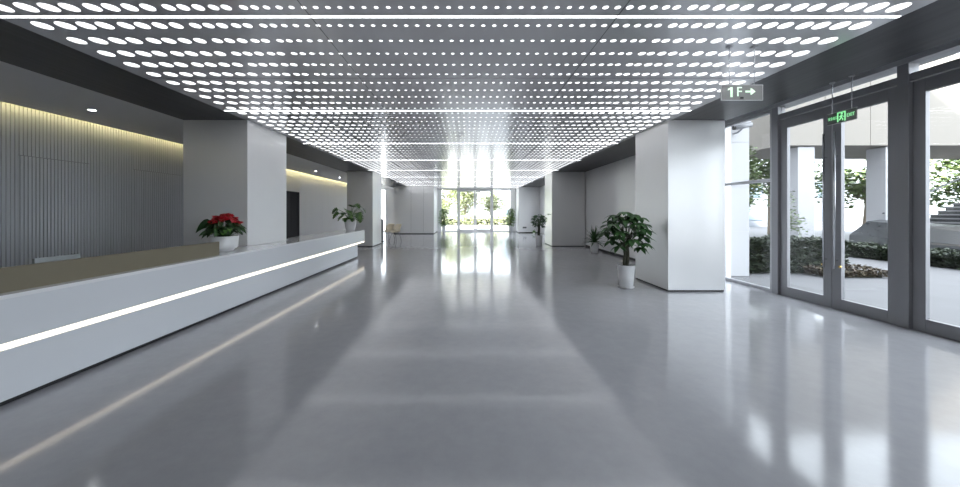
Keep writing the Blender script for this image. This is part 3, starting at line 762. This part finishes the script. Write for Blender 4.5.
def leaf_cloud(m, c, r, n, size, rr, flat=1.0):
    for q in range(n):
        while True:
            p = Vector((rr.uniform(-1, 1), rr.uniform(-1, 1), rr.uniform(-1, 1)))
            if .3 < p.length < 1: break
        a = rr.uniform(0, 6.28)
        d = Vector((math.cos(a), math.sin(a), rr.uniform(-.6, .6)))
        s = size*rr.uniform(.7, 1.3)
        side = d.cross(Vector((rr.uniform(-.5, .5), rr.uniform(-.5, .5), 1))).normalized()*s*.32
        b = Vector(c) + Vector((p.x*r[0], p.y*r[1], p.z*r[2])); d = d.normalized()*s
        m.add([b, b+d*.5+side, b+d, b+d*.5-side], [(0, 1, 2, 3)])
def tree(loc, h, crown, n, seed, lab, clumps=9, size=.28, trunk_r=.10, mat='treeleaf', group='trees outside', name='tree'):
    rr = random.Random(seed)
    e = empty(name, loc, label=lab, cat='tree', group=group)
    t = MB(); zc = h - crown[2]
    t.tube([(0, 0, -.02), (rr.uniform(-.1, .1), rr.uniform(-.1, .1), zc*.5), (0, 0, zc)], [trunk_r, trunk_r*.8, trunk_r*.5], 10)
    f = MB()
    for q in range(clumps):
        a = q*2.4; u = rr.uniform(.2, .75)
        c = Vector((math.cos(a)*crown[0]*u, math.sin(a)*crown[1]*u, zc + crown[2]*rr.uniform(-.6, .65)))
        t.tube([(0, 0, zc-crown[2]*.6), (c*.5+Vector((0,0,(zc-crown[2]*.6)*.5))), c], [trunk_r*.5, trunk_r*.3, trunk_r*.12], 6)
        leaf_cloud(f, c, (crown[0]*.5, crown[1]*.5, crown[2]*.45), n//clumps, size, rr)
    t.build('trunk', M['treebark'], e); f.build('crown', M[mat], e)
def hedge(name, x0, x1, y0, y1, z1, n, seed, lab, mat='hedge', size=.10, cat='hedge'):
    rr = random.Random(seed); e = empty(name, ((x0+x1)/2, (y0+y1)/2, -.02), label=lab, cat=cat)
    m = MB(); w, l = (x1-x0)/2, (y1-y0)/2
    for q in range(n):
        p = Vector((rr.uniform(-w, w), rr.uniform(-l, l), rr.uniform(.02, z1)))
        q_ = rr.random()
        if q_ < .40: p.z = z1*rr.uniform(.8, 1.0)+.04*math.sin(p.x*5)+.03*math.sin(p.y*7)
        elif q_ < .68: p.x = -w*rr.uniform(.86, 1.0)
        elif q_ < .93: p.y = -l*rr.uniform(.9, 1.0)
        a = rr.uniform(0, 6.28); d = Vector((math.cos(a), math.sin(a), rr.uniform(-.2, 1))).normalized()*size*rr.uniform(.7, 1.4)
        s = d.cross(Vector((rr.uniform(-1, 1), rr.uniform(-1, 1), 1))).normalized()*size*.35
        m.add([p, p+d*.5+s, p+d, p+d*.5-s], [(0, 1, 2, 3)])
    m.build('foliage', M[mat], e)
    MB().box(-w*.72, w*.72, -l*.78, l*.95, 0, z1*.7).build('branches', M['hedgewood'], e)
hedge('hedge', 6.75, 9.3, 8.3, 9.3, .80, 9000, 41, 'clipped hedge just outside the window and first door')
hedge('ground_cover', 8.2, 9.75, 7.75, 8.28, .16, 1500, 42, 'low bronze leaved planting at the foot of the near hedge', 'redleaf', .07, cat='planting')
hedge('hedge', 12.8, 13.4, 4.0, 12.6, .40, 12000, 43, 'low hedge strip across the forecourt before the dark stone wall')
tree((7.75, 9.75, 0), 3.55, (.65, .5, 1.25), 3000, 51, 'slim leafy shrub tree behind the near hedge beside the white pillar', size=.11, trunk_r=.04, clumps=12)
tree((9.05, 9.7, 0), 2.2, (.45, .4, .7), 700, 57, 'small shrub tree rising behind the right half of the near hedge', size=.10, trunk_r=.03, clumps=8)
# dark granite water feature with a sloping top
wf = empty('granite_planter', (15.3, 12.5, -.02), label='long dark granite wall with a sloping top beyond the low hedge', cat='stone wall')
prof = [(-.9, 0), (-.8, .55), (.2, 1.0), (.9, 1.05), (.9, 0)]
m = MB(); n = len(prof); ys = [-8.0, 0.6]
m.add([(x, ys[0], z*.62) for x, z in prof] + [(x*.7, ys[1], z*1.15) for x, z in prof], [tuple(range(n)), tuple(reversed(range(n, 2*n)))] + [(i, n+i, n+(i+1) % n, (i+1) % n) for i in range(n)])
m.build('wall_body', M['stone'], wf)
# stairs with glass balustrade
sr = empty('exterior_stairs', (18.6, 12.8, -.02), label='pale stairs climbing to the right outside, with a glass balustrade', cat='stairs')
m = MB(); md = MB()
for i in range(18):
    z = .25+.165*(i+1)
    md.box(i*.34+.04, i*.34+.5, -1.98, 2.38, 0, z-.05); m.box(i*.34, i*.34+.5, -2.0, 2.4, z-.05, z)
sb = md.build('stair_body', M['stone'], sr); m.build('treads', M['stair'], sr)
def rz_(i): return .25+.165*(i+1)
for yy in (-2.0, 2.4):
    gl = MB(); rl = MB()
    gl.add([(0, yy, rz_(0)), (18*.34, yy, rz_(17)), (18*.34, yy, rz_(17)+1.0), (0, yy, rz_(0)+1.0)], [(0, 1, 2, 3)])
    rl.tube([(0, yy, rz_(0)+1.02), (18*.34, yy, rz_(17)+1.02)], .035, 8)
    gl.build('balustrade_glass', M['glass'], sr); rl.build('handrail', M['rail'], sr)
for i in (0, 6, 12, 17): MB().tube([(i*.36, -2.0, rz_(i)-.1), (i*.36, -2.0, rz_(i)+1.0)], .03, 8).build('post', M['rail'], sr)

def building(loc, w, d, h, nx, nz, lab, mat, z0=0.0, face=-1):
    e = empty('building', loc, label=lab, cat='building')
    bx('walls', mat, -w/2, w/2, 0, d, z0, h, e)
    bx('parapet', M['exterior'], -w/2-.1, w/2+.1, -.1, d+.1, h, h+.35, e)
    cw = w/nx; chh = (h-z0)/nz
    for i in range(nx):
        for j in range(nz):
            bx('window', M['bluewin'], -w/2+i*cw+cw*.16, -w/2+(i+1)*cw-cw*.16, -.05, .01, z0+j*chh+chh*.28, z0+(j+1)*chh-chh*.15, e)
    return e
# cream upper storey raised on the white pillars
e = empty('upper_storey', (26.0, 17.4, 4.42), label='cream clad upper storey hanging over the outdoor pillars', cat='building')
for i in range(12): bx('cladding_panel', M['cream'], -12.2+i*2.0+.01, -10.2+i*2.0-.01, -2.4, -2.3, 0.0, 4.0, e)
bx('volume', M['cream'], -12.2, 11.8, -2.3, 1.6, 0, 4.0, e)
building((24, 34, -.02), 26, 8, 4.6, 11, 2, 'pale low building far behind the trees beyond the glass doors', M['facade'])
building((11.0, 52, -.02), 12, 8, 6.4, 8, 3, 'blue grey glazed building far beyond the end doors', M['facade'])
for i, (x, y, h, cr, n, lab) in enumerate([
    (14.0, 22.5, 5.2, (2.0, 1.8, 1.9), 2600, 'leafy tree left of the pale low building'),
    (20.0, 22.5, 6.2, (2.2, 2.0, 2.2), 2600, 'leafy tree before the pale low building, seen beside the pillar'),
    (26.0, 22.3, 6.0, (2.6, 2.2, 2.3), 3000, 'leafy tree behind the outdoor stairs, near the glass railing'),
    (33.0, 22.6, 6.4, (2.8, 2.2, 2.4), 3000, 'leafy tree behind the upper end of the outdoor stairs'),
    (-3.0, 41.0, 5.2, (2.2, 1.6, 2.3), 3600, 'leafy tree beyond the end doors on their left'),
    (-.2, 44.0, 5.4, (2.3, 1.6, 2.4), 3400, 'leafy tree beyond the middle of the end doors'),
    (-7.5, 43.0, 5.6, (2.3, 1.6, 2.6), 2400, 'leafy tree far outside left of the end doors'),
    (3.2, 46.0, 4.4, (1.7, 1.3, 1.7), 1800, 'smaller leafy tree beyond the end doors on their right')]):
    tree((x, y, 0), h, cr, n, 60+i, lab, size=.34, mat='washedgreen' if i > 3 else 'treeleaf')
hedge('shrub_bed', -4.5, 8.0, 38.0, 39.5, .95, 5000, 81, 'row of shrubs coloured as washed out by sunlight beyond the end doors', 'washedgreen', .22, cat='shrubs')

# ------------------------------------------------------------------ daylight
wd = bpy.data.worlds.new('World'); scene.world = wd; wd.use_nodes = True
nt = wd.node_tree; bg = nt.nodes['Background']
sky = nt.nodes.new('ShaderNodeTexSky'); sky.sky_type = 'HOSEK_WILKIE'; sky.turbidity = 6.0; sky.ground_albedo = 0.5
sky.sun_direction = Vector((-.72, -.34, .56)).normalized()
mx = nt.nodes.new('ShaderNodeMix'); mx.data_type = 'RGBA'; mx.inputs['Factor'].default_value = 0.75
mx.inputs['B'].default_value = (0.88, 0.935, 1.0, 1)
nt.links.new(sky.outputs['Color'], mx.inputs['A']); nt.links.new(mx.outputs['Result'], bg.inputs['Color'])
bg.inputs['Strength'].default_value = 2.1
sl = bpy.data.lights.new('sun', 'SUN'); sl.energy = 13.0; sl.angle = math.radians(2); sl.color = (1.0, .95, .88)
so_ = bpy.data.objects.new('sun', sl); COL.objects.link(so_)
so_.rotation_euler = Vector((.72, .34, -.56)).to_track_quat('-Z', 'Y').to_euler()

# ------------------------------------------------------------------ camera
cd = bpy.data.cameras.new('camera'); cd.sensor_width = 36; cd.sensor_fit = 'HORIZONTAL'
cd.lens = 340/960*36; cd.shift_x = 13/960; cd.shift_y = -32/960; cd.clip_start = .05; cd.clip_end = 400
co = bpy.data.objects.new('camera', cd); COL.objects.link(co)
co.location = (0, 0, H); co.rotation_euler = (PI/2, 0, 0)
scene.camera = co
scene.view_settings.view_transform = 'Standard'; scene.view_settings.look = 'None'
scene.view_settings.exposure = 2.05; scene.view_settings.gamma = 1.0
scene.view_settings.use_curve_mapping = False
try:
    scene.cycles.max_bounces = 10; scene.cycles.transparent_max_bounces = 16; scene.cycles.sample_clamp_indirect = 6.0
    scene.cycles.caustics_reflective = False; scene.cycles.caustics_refractive = False
    scene.cycles.use_denoising = True
except Exception: pass
